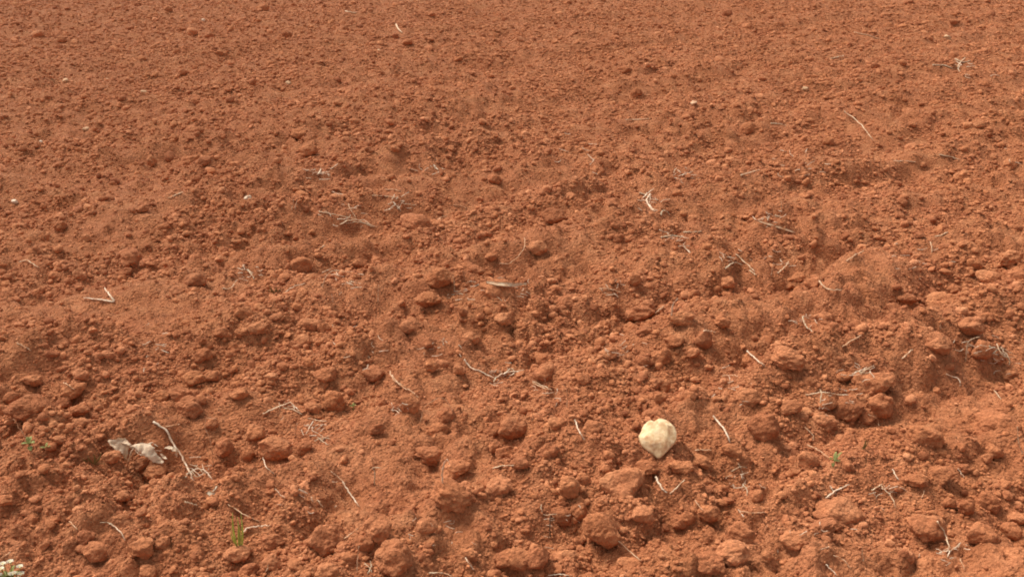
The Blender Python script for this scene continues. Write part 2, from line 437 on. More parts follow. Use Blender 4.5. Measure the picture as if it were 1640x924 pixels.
def clod_shape(n, seed, angular):
    rng = np.random.default_rng(seed)
    k = rng.integers(7, 14)
    pl = rng.normal(size=(k, 3)); pl /= np.linalg.norm(pl, axis=1)[:, None]
    off = rng.uniform(0.72, 1.05, k)
    dots = np.maximum(n @ pl.T, 1e-3)
    rr = off[None, :] / dots
    s = 16.0 if angular else 5.0
    r = (np.sum(np.maximum(rr, 0.3) ** -s, axis=1) + 1.15 ** -s) ** (-1 / s)
    p = n * r[:, None]
    o = rng.uniform(-50, 50, 3)
    disp = 0.20 * vnoise3(p * 1.7 + o, seed) + (0.07 if angular else 0.13) * vnoise3(p * 3.9 + o, seed + 1) + 0.045 * vnoise3(p * 8.5 + o, seed + 2) + 0.024 * vnoise3(p * 17 + o, seed + 3)
    p = p * (1 + disp)[:, None]
    lo, hi = p.min(0), p.max(0)
    return (p - (lo + hi) / 2) / (hi - lo)                    # fits a unit cube

clod_meshes, clod_meshes_small = [], []
for lev, lst in ((5, clod_meshes), (4, clod_meshes_small)):
    iv, fv = icosphere(lev)
    for k in range(26):
        me = mesh_np('clod', clod_shape(iv, 100 + k, k % 3 != 0), [fv])
        me.materials.append(CLOD_MAT)
        lst.append(me)

# ------------------------------------------------------------------ labels: which one, told by findable landmarks
LANDMARKS = [
    ('the pale heart-shaped stone', 1053, 700), ('the curled cream husk', 212, 722), ('the green grass sprout', 384, 848), ('the white-flowered weed', 20, 905),
    ('the V-shaped white straw', 165, 475), ('the branching pale root', 800, 595), ('the arched straw', 540, 440), ('the flat pale sliver', 812, 458),
    ('the crossed white straws', 1338, 784), ('the widest overhanging clod', 1596, 684), ('the dark-bellied far clod', 305, 256), ('the tangled grey root', 1606, 566),
    ('the longest thin straw', 1375, 196), ('the loose straw tuft', 566, 350), ('the pink pebble', 1110, 171), ('the X-shaped straws', 1519, 880),
    ('the crook-shaped upright stem', 712, 752), ('the green seedling with paired leaves', 1335, 740), ('the hooked upright stem', 600, 765), ('the forked horizontal straw', 1318, 630),
    ('the bent upright straw', 1552, 560),
]
ORD = ['nearest', 'second nearest', 'third nearest', 'fourth nearest', 'fifth nearest', 'sixth nearest', 'seventh nearest', 'eighth nearest', 'ninth nearest', 'tenth nearest',
       'eleventh nearest', 'twelfth nearest', 'thirteenth nearest', 'fourteenth nearest', 'fifteenth nearest', 'sixteenth nearest', 'seventeenth nearest', 'eighteenth nearest']
DIRS = ['right of', 'above and right of', 'above', 'above and left of', 'left of', 'below and left of', 'below', 'below and right of']
def sector(dx, dy):
    return int(round(math.atan2(-dy, dx) / (math.pi / 4))) % 8

def which_ones(things):
    """A phrase for each (px, py) that no other of THINGS shares."""
    P = np.array(things, dtype=float)
    out = []
    for (x, y) in P:
        best = None
        for (nm, lx, ly) in LANDMARKS:
            d = math.hypot(x - lx, y - ly)
            if d < 14:
                continue
            s = sector(x - lx, y - ly)
            rank = sum(1 for (qx, qy) in P if sector(qx - lx, qy - ly) == s and 14 <= math.hypot(qx - lx, qy - ly) < d)
            score = d * (1 + 0.25 * rank)
            if rank < len(ORD) and (best is None or score < best[0]):
                best = (score, f'{ORD[rank]} {DIRS[s]} {nm}')
        out.append(best[1])
    return out

clod_phr = which_ones([(c['px'], c['py']) for c in clod_spots])
rng = np.random.default_rng(21)
big_px = sorted([c['pw'] for c in clod_spots])
clod_z = ground_z([c['x'] for c in clod_spots], [c['y'] for c in clod_spots])
for k, c in enumerate(clod_spots):
    o = bpy.data.objects.new('soil_clod', (clod_meshes if c['pw'] > 36 else clod_meshes_small)[int(rng.integers(0, len(clod_meshes)))])
    COL.objects.link(o)
    z0 = float(clod_z[k])
    o.scale = (c['w'], c['d'], c['h'])
    yaw = rng.uniform(-0.5, 0.5) + (math.pi if rng.random() < 0.5 else 0)
    o.rotation_euler = (rng.uniform(-0.35, 0.35), rng.uniform(-0.3, 0.3), yaw)
    o.location = (c['x'], c['y'], z0 + c['h'] * 0.25)
    c['z'] = z0
    asp = c['pw']
    size = 'large' if c['w'] > 0.085 else ('fist-sized' if c['w'] > 0.06 else ('small' if c['w'] < 0.035 else 'egg-sized'))
    o['label'] = f'{size} red clod, {clod_phr[k]}'
    o['category'] = 'clod'
    o['group'] = 'larger clods of red soil'
    if math.hypot(c['px'] - 1596, c['py'] - 686) < 6:
        o['label'] = 'widest clod, overhanging a dark gap at the edge of view'
    if math.hypot(c['px'] - 305, c['py'] - 256) < 6:
        o['label'] = 'far clod with a dark belly over a hollow'
bpy.context.view_layer.update()


# ------------------------------------------------------------------ where a pixel meets the ground or a clod
dg = bpy.context.evaluated_depsgraph_get()
EYE = Vector((0, 0, CAM_H))
def px_hit(px, py):
    d = px_ray(px, py)
    L = d.length
    ok, loc, nor, idx, ob, mx = scene.ray_cast(dg, EYE, d / L)
    t = (loc - EYE).length / L if ok else (0 - CAM_H) / d.z
    return t, d

def catmull(pts, n):
    P = [np.array(p, dtype=float) for p in pts]
    P = [2 * P[0] - P[1]] + P + [2 * P[-1] - P[-2]]
    out = []
    for i in range(1, len(P) - 2):
        for s in range(n):
            t = s / n
            a, b, c, d = P[i - 1], P[i], P[i + 1], P[i + 2]
            out.append(0.5 * (2 * b + (c - a) * t + (2 * a - 5 * b + 4 * c - d) * t * t + (3 * b - a - 3 * c + d) * t ** 3))
    out.append(P[-2])
    return np.array(out)

def tube(name, path, r0, r1, mat, sides=6, wob=0.25, seed=0):
    path = np.array(path); n = len(path)
    rg = np.random.default_rng(seed)
    path = path + rg.normal(size=path.shape) * min(r0 * 0.45, 0.0012)
    v = []
    up = np.array([0.13, 0.31, 0.94])
    for i in range(n):
        t = path[min(i + 1, n - 1)] - path[max(i - 1, 0)]
        t = t / (np.linalg.norm(t) + 1e-9)
        a = np.cross(t, up); a /= np.linalg.norm(a) + 1e-9
        b = np.cross(t, a)
        s = i / (n - 1)
        r = (r0 + (r1 - r0) * s) * (1 + wob * (rg.random() - 0.5))
        for k in range(sides):
            an = 2 * math.pi * k / sides
            v.append(path[i] + r * (math.cos(an) * a * 1.15 + math.sin(an) * b * 0.85))
    v = np.array(v)
    i0 = np.arange(n - 1)[:, None] * sides + np.arange(sides)[None, :]
    i1 = np.arange(n - 1)[:, None] * sides + (np.arange(sides)[None, :] + 1) % sides
    q = np.stack([i0, i1, i1 + sides, i0 + sides], -1).reshape(-1, 4)
    v = np.vstack([v, path[0], path[-1]])
    c0, c1 = len(v) - 2, len(v) - 1
    f0 = np.array([[c0, (k + 1) % sides, k] for k in range(sides)])
    f1 = np.array([[c1, (n - 1) * sides + k, (n - 1) * sides + (k + 1) % sides] for k in range(sides)])
    me = mesh_np(name, v, [q, np.vstack([f0, f1])])
    me.materials.append(mat)
    o = bpy.data.objects.new(name, me)
    COL.objects.link(o)
    return o

STEM_PTS = []           # places kept free of loose crumbs
def lay_path(pts_px, r, mode='lie', n=6):
    """A stem's path in the world: lying on whatever is there, or rising from its first point."""
    P = catmull(pts_px, n)
    if mode == 'lie':
        hits = [px_hit(*p) for p in P]
        t = np.array([h[0] for h in hits])
        # stiff: bridge small gaps by keeping to the nearer surface, smoothly
        m = len(t)
        tn = np.array([t[max(0, i - 2):i + 3].min() for i in range(m)])
        k = np.array([1, 2, 3, 2, 1.0])
        ts = np.array([np.average(tn[max(0, i - 2):i + 3], weights=k[max(0, 2 - i):5 - max(0, i + 3 - m)]) for i in range(m)])
        ts = ts - r * 1.0 - 0.0015
        out = np.array([np.array(EYE) + np.array(h[1]) * s for h, s in zip(hits, ts)])
    else:
        t0, d0 = px_hit(*P[0])
        y0 = d0.y * t0
        out = []
        for i, p in enumerate(P):
            d = px_ray(*p)
            yy = y0 - 0.02 * i / len(P)
            out.append(np.array(EYE) + np.array(d) * (yy / d.y))
        out = np.array(out)
        out[0, 2] -= 0.012
    STEM_PTS.extend([(q[0], q[1]) for q in out])
    return out

def px_size(px, py):
    d = px_ray(px, py)
    return -CAM_H / d.z / FPX

# (tile, points, width in tile units, material, mode, what it looks like)
STEMS = [
 ('A', [(700,215),(755,250),(800,330),(845,400),(885,485)], 13, 'white', 'lie', 'thick tapering dry stalk'),
 ('A', [(755,238),(790,232),(822,224)], 8, 'pink', 'lie', 'short dusty twig'),
 ('A', [(135,325),(110,275),(60,200)], 9, 'pink', 'up', 'leaning dry stem beside a seedling'),
 ('A', [(975,410),(960,300),(938,245),(945,200),(985,200)], 6, 'pink', 'up', 'slender hooked pinkish stem'),
 ('A', [(845,580),(870,585),(900,595)], 8, 'straw', 'lie', 'short straw bit'),
 ('A', [(500,677),(545,710),(575,755)], 8, 'white', 'lie', 'curved grey-white straw'),
 ('A', [(455,675),(490,674),(520,683)], 5, 'grey', 'lie', 'thin grey straw'),
 ('A', [(1040,590),(1110,632),(1190,672)], 7, 'pink', 'lie', 'straight dusty straw'),
 ('A', [(1108,728),(1130,700),(1190,690),(1235,686)], 11, 'white', 'lie', 'short bleached straw curl'),
 ('A', [(0,842),(22,828),(48,808)], 8, 'pink', 'lie', 'short dusty straw'),
 ('A', [(318,668),(340,690),(355,708)], 6, 'pink', 'lie', 'short dusty straw'),
 ('B', [(60,180),(120,150),(185,125)], 10, 'straw', 'lie', 'pale straw'),
 ('B', [(150,150),(200,160),(240,180)], 7, 'grey', 'lie', 'grey straw'),
 ('B', [(185,125),(210,150),(228,168)], 5, 'white', 'lie', 'thin whitish straw'),
 ('B', [(265,198),(310,209),(352,211)], 7, 'straw', 'lie', 'pale straw'),
 ('B', [(258,272),(272,240),(288,212)], 7, 'white', 'lie', 'whitish straw'),
 ('B', [(205,275),(211,250),(216,222)], 6, 'straw', 'up', 'short upright straw'),
 ('B', [(650,0),(690,50),(740,75),(772,105)], 8, 'pink', 'lie', 'wavy dusty root'),
 ('B', [(780,217),(790,170),(805,140),(865,105),(900,120),(935,180)], 5, 'pink', 'up', 'thin looping pinkish stem'),
 ('B', [(570,500),(570,440),(562,425),(600,425)], 8, 'grey', 'up', 'hooked upright stem'),
 ('B', [(425,490),(465,550),(502,602)], 9, 'white', 'lie', 'bleached straight straw'),
 ('B', [(370,440),(405,468),(440,500)], 5, 'pink', 'lie', 'thin dusty straw'),
 ('B', [(310,570),(322,588),(335,605)], 6, 'straw', 'lie', 'short straw'),
 ('B', [(60,375),(75,420),(110,450)], 6, 'white', 'lie', 'curved whitish straw'),
 ('B', [(880,492),(882,430),(900,385),(915,412)], 8, 'white', 'up', 'crook-shaped upright whitish stem'),
 ('B', [(1110,430),(1150,415),(1205,415)], 9, 'straw', 'lie', 'pale straw'),
 ('B', [(488,905),(492,850),(497,785)], 6, 'straw', 'up', 'upright straw'),
 ('B', [(985,835),(1003,860),(1022,890)], 8, 'white', 'lie', 'whitish straw'),
 ('B', [(820,905),(880,905),(930,922)], 9, 'straw', 'lie', 'pale straw'),
 ('B', [(70,905),(78,890),(86,868)], 7, 'straw', 'lie', 'short straw'),
 ('B', [(430,752),(460,728),(492,703)], 9, 'pink', 'lie', 'dusty straw chip'),
 ('C', [(345,205),(362,250),(390,300)], 9, 'white', 'lie', 'whitish straw'),
 ('C', [(150,35),(200,60),(242,70)], 8, 'pink', 'lie', 'dusty straw'),
 ('C', [(308,147),(310,90),(293,45)], 5, 'pink', 'up', 'thin upright stem'),
 ('C', [(975,190),(1020,240),(1055,310)], 12, 'white', 'lie', 'thick bleached curved straw'),
 ('C', [(715,468),(740,515),(765,542)], 13, 'white', 'lie', 'thick white straw bit'),
 ('C', [(780,542),(812,512),(845,478)], 8, 'straw', 'lie', 'pale straw'),
 ('C', [(190,590),(200,637),(262,635)], 6, 'straw', 'lie', 'bent pale straw'),
 ('C', [(232,742),(230,690),(231,640)], 9, 'brown', 'up', 'dark brown upright stem'),
 ('C', [(893,345),(930,343),(967,345)], 9, 'pink', 'lie', 'short straight straw'),
 ('C', [(545,758),(600,810),(652,852)], 6, 'straw', 'lie', 'thin reed'),
 ('C', [(152,215),(152,190),(148,168)], 6, 'pink', 'up', 'short upright stem'),
 ('C', [(1095,620),(1150,630),(1215,628)], 7, 'pink', 'lie', 'dusty straw'),
 ('C', [(220,916),(275,910),(332,916)], 8, 'white', 'lie', 'whitish straw'),
 ('C', [(890,570),(910,596),(932,622)], 5, 'pink', 'lie', 'thin dusty straw'),
 ('C', [(1090,615),(1104,632),(1118,650)], 6, 'white', 'lie', 'whitish straw bit'),
 ('D', [(255,240),(275,258),(292,278),(290,300)], 6, 'pink', 'lie', 'thin pinkish straw'),
 ('D', [(268,318),(320,348),(372,382)], 8, 'pink', 'lie', 'straight pinkish straw'),
 ('D', [(560,527),(585,512),(608,500)], 10, 'straw', 'lie', 'short pale straw'),
 ('D', [(605,508),(650,560),(670,612)], 7, 'straw', 'lie', 'curved pale straw'),
 ('D', [(655,430),(668,456),(682,482)], 8, 'white', 'lie', 'short whitish straw'),
 ('D', [(962,838),(975,865),(987,895)], 6, 'pink', 'lie', 'thin dusty straw'),
 ('D', [(953,428),(966,448),(982,468)], 7, 'white', 'lie', 'short whitish straw'),
 ('D', [(385,825),(430,845),(472,890)], 7, 'pink', 'lie', 'curved dusty straw'),
 ('D', [(350,866),(376,890),(402,917)], 8, 'white', 'lie', 'whitish straw'),
 ('D', [(520,845),(518,820),(514,788)], 6, 'straw', 'up', 'upright straw'),
 ('D', [(1250,362),(1230,310),(1225,238)], 7, 'straw', 'up', 'leaning upright straw'),
 ('D', [(900,0),(955,18),(965,52)], 9, 'white', 'lie', 'bent whitish straw'),
 ('D', [(1120,70),(1136,92),(1152,112)], 6, 'straw', 'lie', 'short straw'),
 ('D', [(545,183),(583,200),(592,238)], 6, 'pink', 'lie', 'arched dusty straw'),
 ('D', [(800,528),(794,545),(788,562)], 6, 'pink', 'lie', 'short dusty straw'),
 ('E', [(770,50),(800,38),(832,24)], 8, 'pink', 'lie', 'dusty straw'),
 ('E', [(90,340),(125,335),(180,370)], 7, 'straw', 'lie', 'bent pale straw'),
 ('E', [(1130,375),(1148,398),(1162,422)], 7, 'grey', 'lie', 'short grey straw'),
 ('E', [(1015,462),(1055,460),(1082,424)], 7, 'straw', 'lie', 'bent straw'),
 ('E', [(78,710),(108,726),(140,747)], 8, 'pink', 'lie', 'dusty straw'),
 ('E', [(290,890),(315,905),(342,925)], 7, 'pink', 'lie', 'dusty straw'),
 ('F', [(655,68),(674,88),(692,108)], 9, 'white', 'lie', 'short whitish straw'),
 ('F', [(690,72),(725,78),(762,82)], 6, 'straw', 'lie', 'thin straw'),
 ('F', [(620,12),(655,10),(692,20)], 5, 'straw', 'lie', 'thin straw'),
 ('F', [(192,103),(196,80),(200,58)], 5, 'straw', 'up', 'tiny upright straw'),
 ('F', [(206,97),(211,78),(216,58)], 5, 'white', 'up', 'tiny upright whitish straw'),
 ('F', [(310,287),(326,276),(343,264)], 8, 'straw', 'lie', 'short straw'),
 ('F', [(930,80),(962,84),(993,97)], 5, 'pink', 'lie', 'thin dusty straw'),
 ('F', [(330,457),(350,405),(385,380),(440,385),(477,385)], 6, 'straw', 'up', 'arched straw rising off the soil'),
 ('F', [(160,482),(200,455),(257,437)], 9, 'white', 'lie', 'bleached straw'),
 ('F', [(455,430),(480,435),(512,441)], 6, 'straw', 'lie', 'short straw'),
 ('F', [(587,523),(588,490),(590,448)], 6, 'straw', 'up', 'straight upright straw'),
 ('F', [(380,523),(377,505),(375,488)], 6, 'white', 'up', 'tiny upright straw'),
 ('F', [(830,388),(826,368),(819,348)], 5, 'pink', 'up', 'tiny upright stem'),
 ('F', [(935,474),(934,440),(929,408)], 6, 'grey', 'up', 'grey upright stem'),
 ('F', [(920,490),(955,487),(993,491)], 6, 'straw', 'lie', 'straight straw'),
 ('F', [(640,840),(660,880),(722,916)], 7, 'pink', 'lie', 'curved dusty root'),
 ('F', [(858,147),(880,136),(903,129)], 7, 'pink', 'lie', 'short dusty straw'),
 ('G', [(0,347),(50,345),(110,282),(115,230)], 6, 'pink', 'lie', 'bent pinkish straw'),
 ('G', [(1030,372),(1070,345),(1110,355)], 10, 'grey', 'lie', 'grey-white bent straw'),
 ('G', [(1080,305),(1140,360),(1168,388)], 7, 'straw', 'lie', 'straight straw'),
 ('G', [(455,462),(510,465),(557,481)], 8, 'pink', 'lie', 'dusty straw'),
 ('G', [(785,583),(795,530),(817,508)], 8, 'white', 'up', 'leaning whitish straw'),
 ('G', [(713,578),(730,560),(752,543)], 12, 'straw', 'lie', 'short broad straw chip'),
 ('G', [(928,655),(956,656),(987,661)], 9, 'straw', 'lie', 'short pale straw'),
 ('G', [(1130,745),(1165,780),(1212,817)], 10, 'white', 'lie', 'bleached straight straw'),
 ('G', [(1020,860),(1055,858),(1092,862)], 7, 'pink', 'lie', 'dusty straw'),
 ('G', [(150,885),(185,900),(222,916)], 8, 'straw', 'lie', 'pale straw'),
 ('H', [(148,112),(147,85),(144,58)], 5, 'straw', 'up', 'thin upright straw'),
 ('H', [(118,130),(138,133),(162,135)], 10, 'straw', 'lie', 'short pale straw'),
 ('H', [(850,227),(878,218),(907,204)], 8, 'straw', 'lie', 'pale straw'),
 ('H', [(828,250),(834,275),(832,303)], 6, 'pink', 'lie', 'dusty straw'),
 ('H', [(445,337),(480,312),(522,290)], 8, 'pink', 'lie', 'dusty straw'),
 ('H', [(130,392),(155,370),(182,340)], 8, 'straw', 'lie', 'pale straw'),
 ('H', [(100,402),(106,376),(108,350)], 6, 'straw', 'up', 'short upright straw'),
 ('H', [(0,380),(14,388),(32,402)], 9, 'straw', 'lie', 'short straw'),
 ('H', [(320,430),(360,465),(422,470)], 9, 'straw', 'lie', 'curved pale straw'),
 ('H', [(245,588),(256,630),(292,662)], 8, 'grey', 'lie', 'grey bent stem'),
 ('H', [(425,727),(470,700),(512,674)], 9, 'pink', 'lie', 'straight pinkish stalk'),
 ('H', [(990,795),(1000,710),(1052,680)], 8, 'straw', 'up', 'bent upright straw'),
 ('H', [(698,782),(722,760),(747,739)], 8, 'straw', 'lie', 'short straw'),
 ('H', [(872,643),(873,630),(876,615)], 6, 'straw', 'up', 'tiny upright straw'),
 ('L', [(430,508),(500,560),(567,642)], 6, 'straw', 'lie', 'longest thin straw'),
 ('L', [(478,148),(540,162),(602,182)], 7, 'pink', 'lie', 'dusty straw'),
 ('L', [(98,565),(130,566),(165,574)], 9, 'straw', 'lie', 'pale straw'),
 ('L', [(660,737),(710,736),(763,741)], 7, 'straw', 'lie', 'pale straw'),
 ('L', [(868,708),(915,716),(962,731)], 8, 'grey', 'lie', 'grey straw'),
 ('L', [(370,270),(400,262),(432,255)], 8, 'straw', 'lie', 'pale straw'),
 ('K', [(578,548),(630,546),(682,545)], 8, 'straw', 'lie', 'pale straw'),
 ('K', [(1100,800),(1140,790),(1190,775)], 8, 'straw', 'lie', 'pale straw'),
 ('J', [(438,53),(462,57),(488,61)], 9, 'straw', 'lie', 'pale straw'),
 ('J', [(668,112),(678,132),(697,152)], 10, 'straw', 'lie', 'pale straw'),
 ('J', [(558,893),(620,896),(682,906)], 7, 'straw', 'lie', 'pale straw'),
 ('J', [(310,800),(318,788),(326,772)], 10, 'white', 'lie', 'short white straw chip'),
 ('J', [(840,752),(850,766),(862,778)], 9, 'white', 'lie', 'short white straw chip'),
 ('I', [(800,895),(815,886),(834,878)], 9, 'straw', 'lie', 'short straw'),
]
stem_px, stem_obj = [], []
for k, (t_, pts, w_, mt, mode, desc) in enumerate(STEMS):
    P = [tp(t_, *p) for p in pts]
    s = px_size(*P[0])
    r = max(w_ / KS * s * 0.5 * 0.7, 0.0010)
    path = lay_path(P, r, mode)
    kind = 'dry_root' if 'root' in desc else ('dry_stalk' if ('stem' in desc or 'stalk' in desc or 'reed' in desc) else 'straw')
    o = tube(kind, path, r * 1.1, r * (0.5 if mode == 'up' else 0.7), MAT[mt], seed=k)
    stem_px.append(np.mean(P, axis=0)); stem_obj.append((o, desc, kind))

def thing(name, label, cat, loc, group=None):
    o = bpy.data.objects.new(name, None)
    o.empty_display_size = 0.02
    COL.objects.link(o)
    o.location = loc
    o['label'], o['category'] = label, cat
    if group:
        o['group'] = group
    return o

def adopt(ch, parent):
    """Parent a mesh whose vertices are in world places; shift them to the parent's origin."""
    L = Vector(parent.matrix_world.translation) if False else Vector(parent['_o'])
    if isinstance(ch.data, bpy.types.Mesh):
        ch.data.transform(Matrix.Translation(-L))
    ch.parent = parent
    return ch

def multi(name, label, cat, tile, base, strands, part, group=None):
    """A thing of several strands: each strand a part."""
    b = tp(tile, *base)
    t, d = px_hit(*b)
    loc = EYE + d * t
    root = thing(name, label, cat, loc, group)
    root['_o'] = tuple(loc)
    for k, (pts, w_, mt, mode) in enumerate(strands):
        P = [tp(tile, *p) for p in pts]
        r = max(w_ / KS * px_size(*P[0]) * 0.5 * 0.8, 0.0011)
        o = tube(part, lay_path(P, r, mode), r * 1.1, r * 0.6, MAT[mt], seed=k + 900)
        adopt(o, root)
    del root['_o']
    return root

multi('straw', 'bleached straw folded into a V shape, lying flat', 'straw', 'E', (520,520), [([(522,522),(450,513),(383,505)], 11, 'white', 'lie'), ([(522,522),(500,490),(476,458)], 11, 'white', 'lie')], 'stalk')
multi('dry_root', 'branching pale root lying on bare soil in the middle of the field', 'root', 'F', (1120,870), [([(980,785),(1010,825),(1060,842),(1122,872)], 10, 'white', 'lie'), ([(1120,872),(1160,850),(1200,840),(1245,850)], 11, 'white', 'lie'), ([(1122,870),(1112,895)], 8, 'grey', 'lie'), ([(1160,850),(1198,828),(1210,860)], 7, 'grey', 'lie'), ([(1180,870),(1215,842),(1250,832)], 8, 'white', 'lie')], 'strand')
multi('straw', 'two crossed white straws below the seedling with paired leaves', 'straw', 'D', (395,540), [([(350,562),(395,530),(458,500)], 11, 'white', 'lie'), ([(368,508),(382,525),(398,546)], 9, 'white', 'lie')], 'stalk')
multi('straw', 'X-shaped straws sprawled against the bottom row of clods', 'straw', 'D', (915,810), [([(858,668),(895,730),(917,812)], 9, 'straw', 'lie'), ([(868,812),(920,800),(967,765)], 8, 'white', 'lie'), ([(915,805),(905,832)], 7, 'white', 'lie')], 'stalk')
multi('straw', 'forked pale straw lying horizontally across two clods', 'straw', 'D', (330,82), [([(258,92),(330,81),(380,85),(452,92)], 8, 'straw', 'lie'), ([(330,82),(322,66)], 6, 'straw', 'lie'), ([(330,82),(324,130)], 6, 'grey', 'lie')], 'stalk')
multi('straw_tuft', 'loose tuft of pale straws lying flat on open soil', 'straw', 'F', (470,148), [([(315,110),(400,128),(480,145),(582,182)], 6, 'straw', 'lie'), ([(410,172),(460,150),(522,150)], 9, 'straw', 'lie'), ([(450,75),(465,110),(492,150)], 5, 'pink', 'lie'), ([(440,165),(500,160),(570,185)], 6, 'grey', 'lie')], 'stalk')
multi('root_tangle', 'small whitish root tangle at the foot of the thick stalk', 'root', 'A', (900,450), [([(850,452),(900,430),(942,442),(972,478)], 8, 'white', 'lie'), ([(868,410),(905,425),(935,452)], 5, 'grey', 'lie'), ([(845,470),(870,440),(900,465),(930,450)], 5, 'grey', 'lie'), ([(880,430),(915,460),(940,435)], 5, 'white', 'lie'), ([(855,430),(880,465),(915,440)], 5, 'grey', 'lie')], 'strand')
multi('root_tangle', 'grey-green root tangle among clods at the edge of view', 'root', 'H', (1150,760), [([(1095,725),(1140,745),(1200,800)], 7, 'grey', 'lie'), ([(1110,760),(1150,735),(1205,760)], 6, 'grey', 'lie'), ([(1130,715),(1160,770),(1215,775)], 5, 'straw', 'lie'), ([(1150,730),(1185,780),(1190,815)], 6, 'grey', 'lie')], 'strand')
multi('root_tangle', 'wispy grey straw tangle beside an egg-sized clod', 'root', 'B', (330,295), [([(295,302),(330,288),(368,292)], 6, 'grey', 'lie'), ([(310,285),(335,305),(362,320)], 5, 'grey', 'lie'), ([(320,310),(345,285),(372,275)], 5, 'straw', 'lie')], 'strand')
multi('root_tangle', 'faint grass root wisp, right of the thick white straw bit', 'root', 'C', (1105,430), [([(1060,440),(1100,420),(1130,425)], 6, 'grey', 'lie'), ([(1090,405),(1108,440),(1120,480)], 6, 'straw', 'lie'), ([(1110,500),(1128,520),(1132,552)], 7, 'grey', 'lie')], 'strand')
multi('root_tangle', 'white root wisp lying above the forked horizontal straw', 'root', 'H', (515,842), [([(470,852),(515,835),(562,830)], 9, 'white', 'lie'), ([(490,838),(530,848),(555,840)], 7, 'grey', 'lie'), ([(505,850),(540,828),(570,812)], 6, 'straw', 'lie')], 'strand')
multi('root_tangle', 'whitish looping root wisp in the middle distance', 'root', 'G', (720,100), [([(688,32),(672,60),(690,95)], 9, 'white', 'lie'), ([(682,82),(696,100),(708,108)], 12, 'white', 'lie'), ([(738,132),(744,108),(768,112),(776,128)], 7, 'grey', 'lie')], 'strand')
multi('root_tangle', 'greyish flattened root scraps, farther off than the flat pale sliver', 'root', 'G', (830,215), [([(738,228),(790,222),(835,228)], 10, 'grey', 'lie'), ([(840,205),(880,205),(925,200)], 9, 'grey', 'lie'), ([(842,268),(855,285),(872,298)], 10, 'white', 'lie')], 'strand')
multi('root_tangle', 'grey twig scraps strung along a distant crease', 'root', 'L', (900,310), [([(840,298),(890,300),(930,315)], 9, 'grey', 'lie'), ([(940,270),(975,285),(1010,278)], 8, 'grey', 'lie'), ([(950,310),(965,285),(985,265)], 7, 'straw', 'lie')], 'strand')
multi('root_tangle', 'grey wisp of roots, farthest of the root tangles', 'root', 'K', (670,890), [([(640,880),(670,892),(702,905)], 9, 'grey', 'lie'), ([(655,905),(680,880),(705,860)], 7, 'white', 'lie')], 'strand')
multi('root_tangle', 'grey root fibres caught between bottom-row clods', 'root', 'B', (545,880), [([(525,860),(545,880),(560,905)], 7, 'grey', 'lie'), ([(540,905),(555,875),(550,850)], 6, 'grey', 'lie')], 'strand')
COL_IGNORE = None


# fine dry fibres in wisps: too many and too thin to count
def fibres():
    rg = np.random.default_rng(77)
    spots = [(460,650,26),(505,690,24),(690,270,26),(1040,325,24),(1165,420,26),(1290,515,20),(1382,595,26),(1605,575,34),(1185,772,24),(1410,792,30),(640,655,22),(560,345,40),(635,325,26),(800,600,36),
             (320,752,24),(1555,560,26),(1240,425,30),(510,282,26),(1520,885,30),(985,460,30),(240,720,22),(1080,380,30),(820,460,34),(540,450,36),(1090,280,30),(1540,105,40),(1230,350,30),(1640,250,40),(870,620,30),
             (740,470,30),(400,440,30),(1340,640,36),(700,560,40),(1000,560,50),(1480,420,50),(930,250,50),(1280,270,50),(250,560,60),(600,560,60),(1180,620,50),(900,830,60),(1300,860,60),(700,860,60),(480,800,50)]
    V, Q, off = [], [], 0
    for (sx, sy, sp) in spots:
        for _ in range(rg.integers(8, 15)):
            cxp, cyp = sx + rg.normal() * sp * 0.5, sy + rg.normal() * sp * 0.3
            if cyp > 915: continue
            a = rg.normal() * 0.7 + (0 if rg.random() < 0.7 else 1.3)
            ln = rg.uniform(5, 19)
            bend = rg.normal() * 0.5
            P = [(cxp + ln * u * math.cos(a + bend * u), cyp + 0.6 * ln * u * math.sin(a + bend * u)) for u in (-0.5, 0.0, 0.5)]
            r = rg.uniform(0.5, 0.9) * px_size(*P[1]) * 0.7
            pa = lay_path(P, r, 'lie', 3)
            pa[:, 2] += rg.uniform(0, 0.006)
            n = len(pa)
            for i in range(n):
                t = pa[min(i + 1, n - 1)] - pa[max(i - 1, 0)]; t /= np.linalg.norm(t) + 1e-9
                u = np.cross(t, (0.1, 0.3, 0.95)); u /= np.linalg.norm(u) + 1e-9
                w = np.cross(t, u)
                for k in range(4):
                    V.append(pa[i] + r * (math.cos(k * 1.5708) * u + math.sin(k * 1.5708) * w))
            for i in range(n - 1):
                for k in range(4):
                    Q.append([off + i * 4 + k, off + i * 4 + (k + 1) % 4, off + (i + 1) * 4 + (k + 1) % 4, off + (i + 1) * 4 + k])
            off += n * 4
    me = mesh_np('dry_fibres', np.array(V), [np.array(Q)])
    me.materials.append(MAT['white'])
    o = bpy.data.objects.new('dry_fibres', me)
    COL.objects.link(o)
    o['kind'] = 'stuff'
    o['label'] = 'hair-thin dry root fibres in wisps over the soil'
n_keep = len(STEM_PTS)
fibres()
del STEM_PTS[n_keep:]

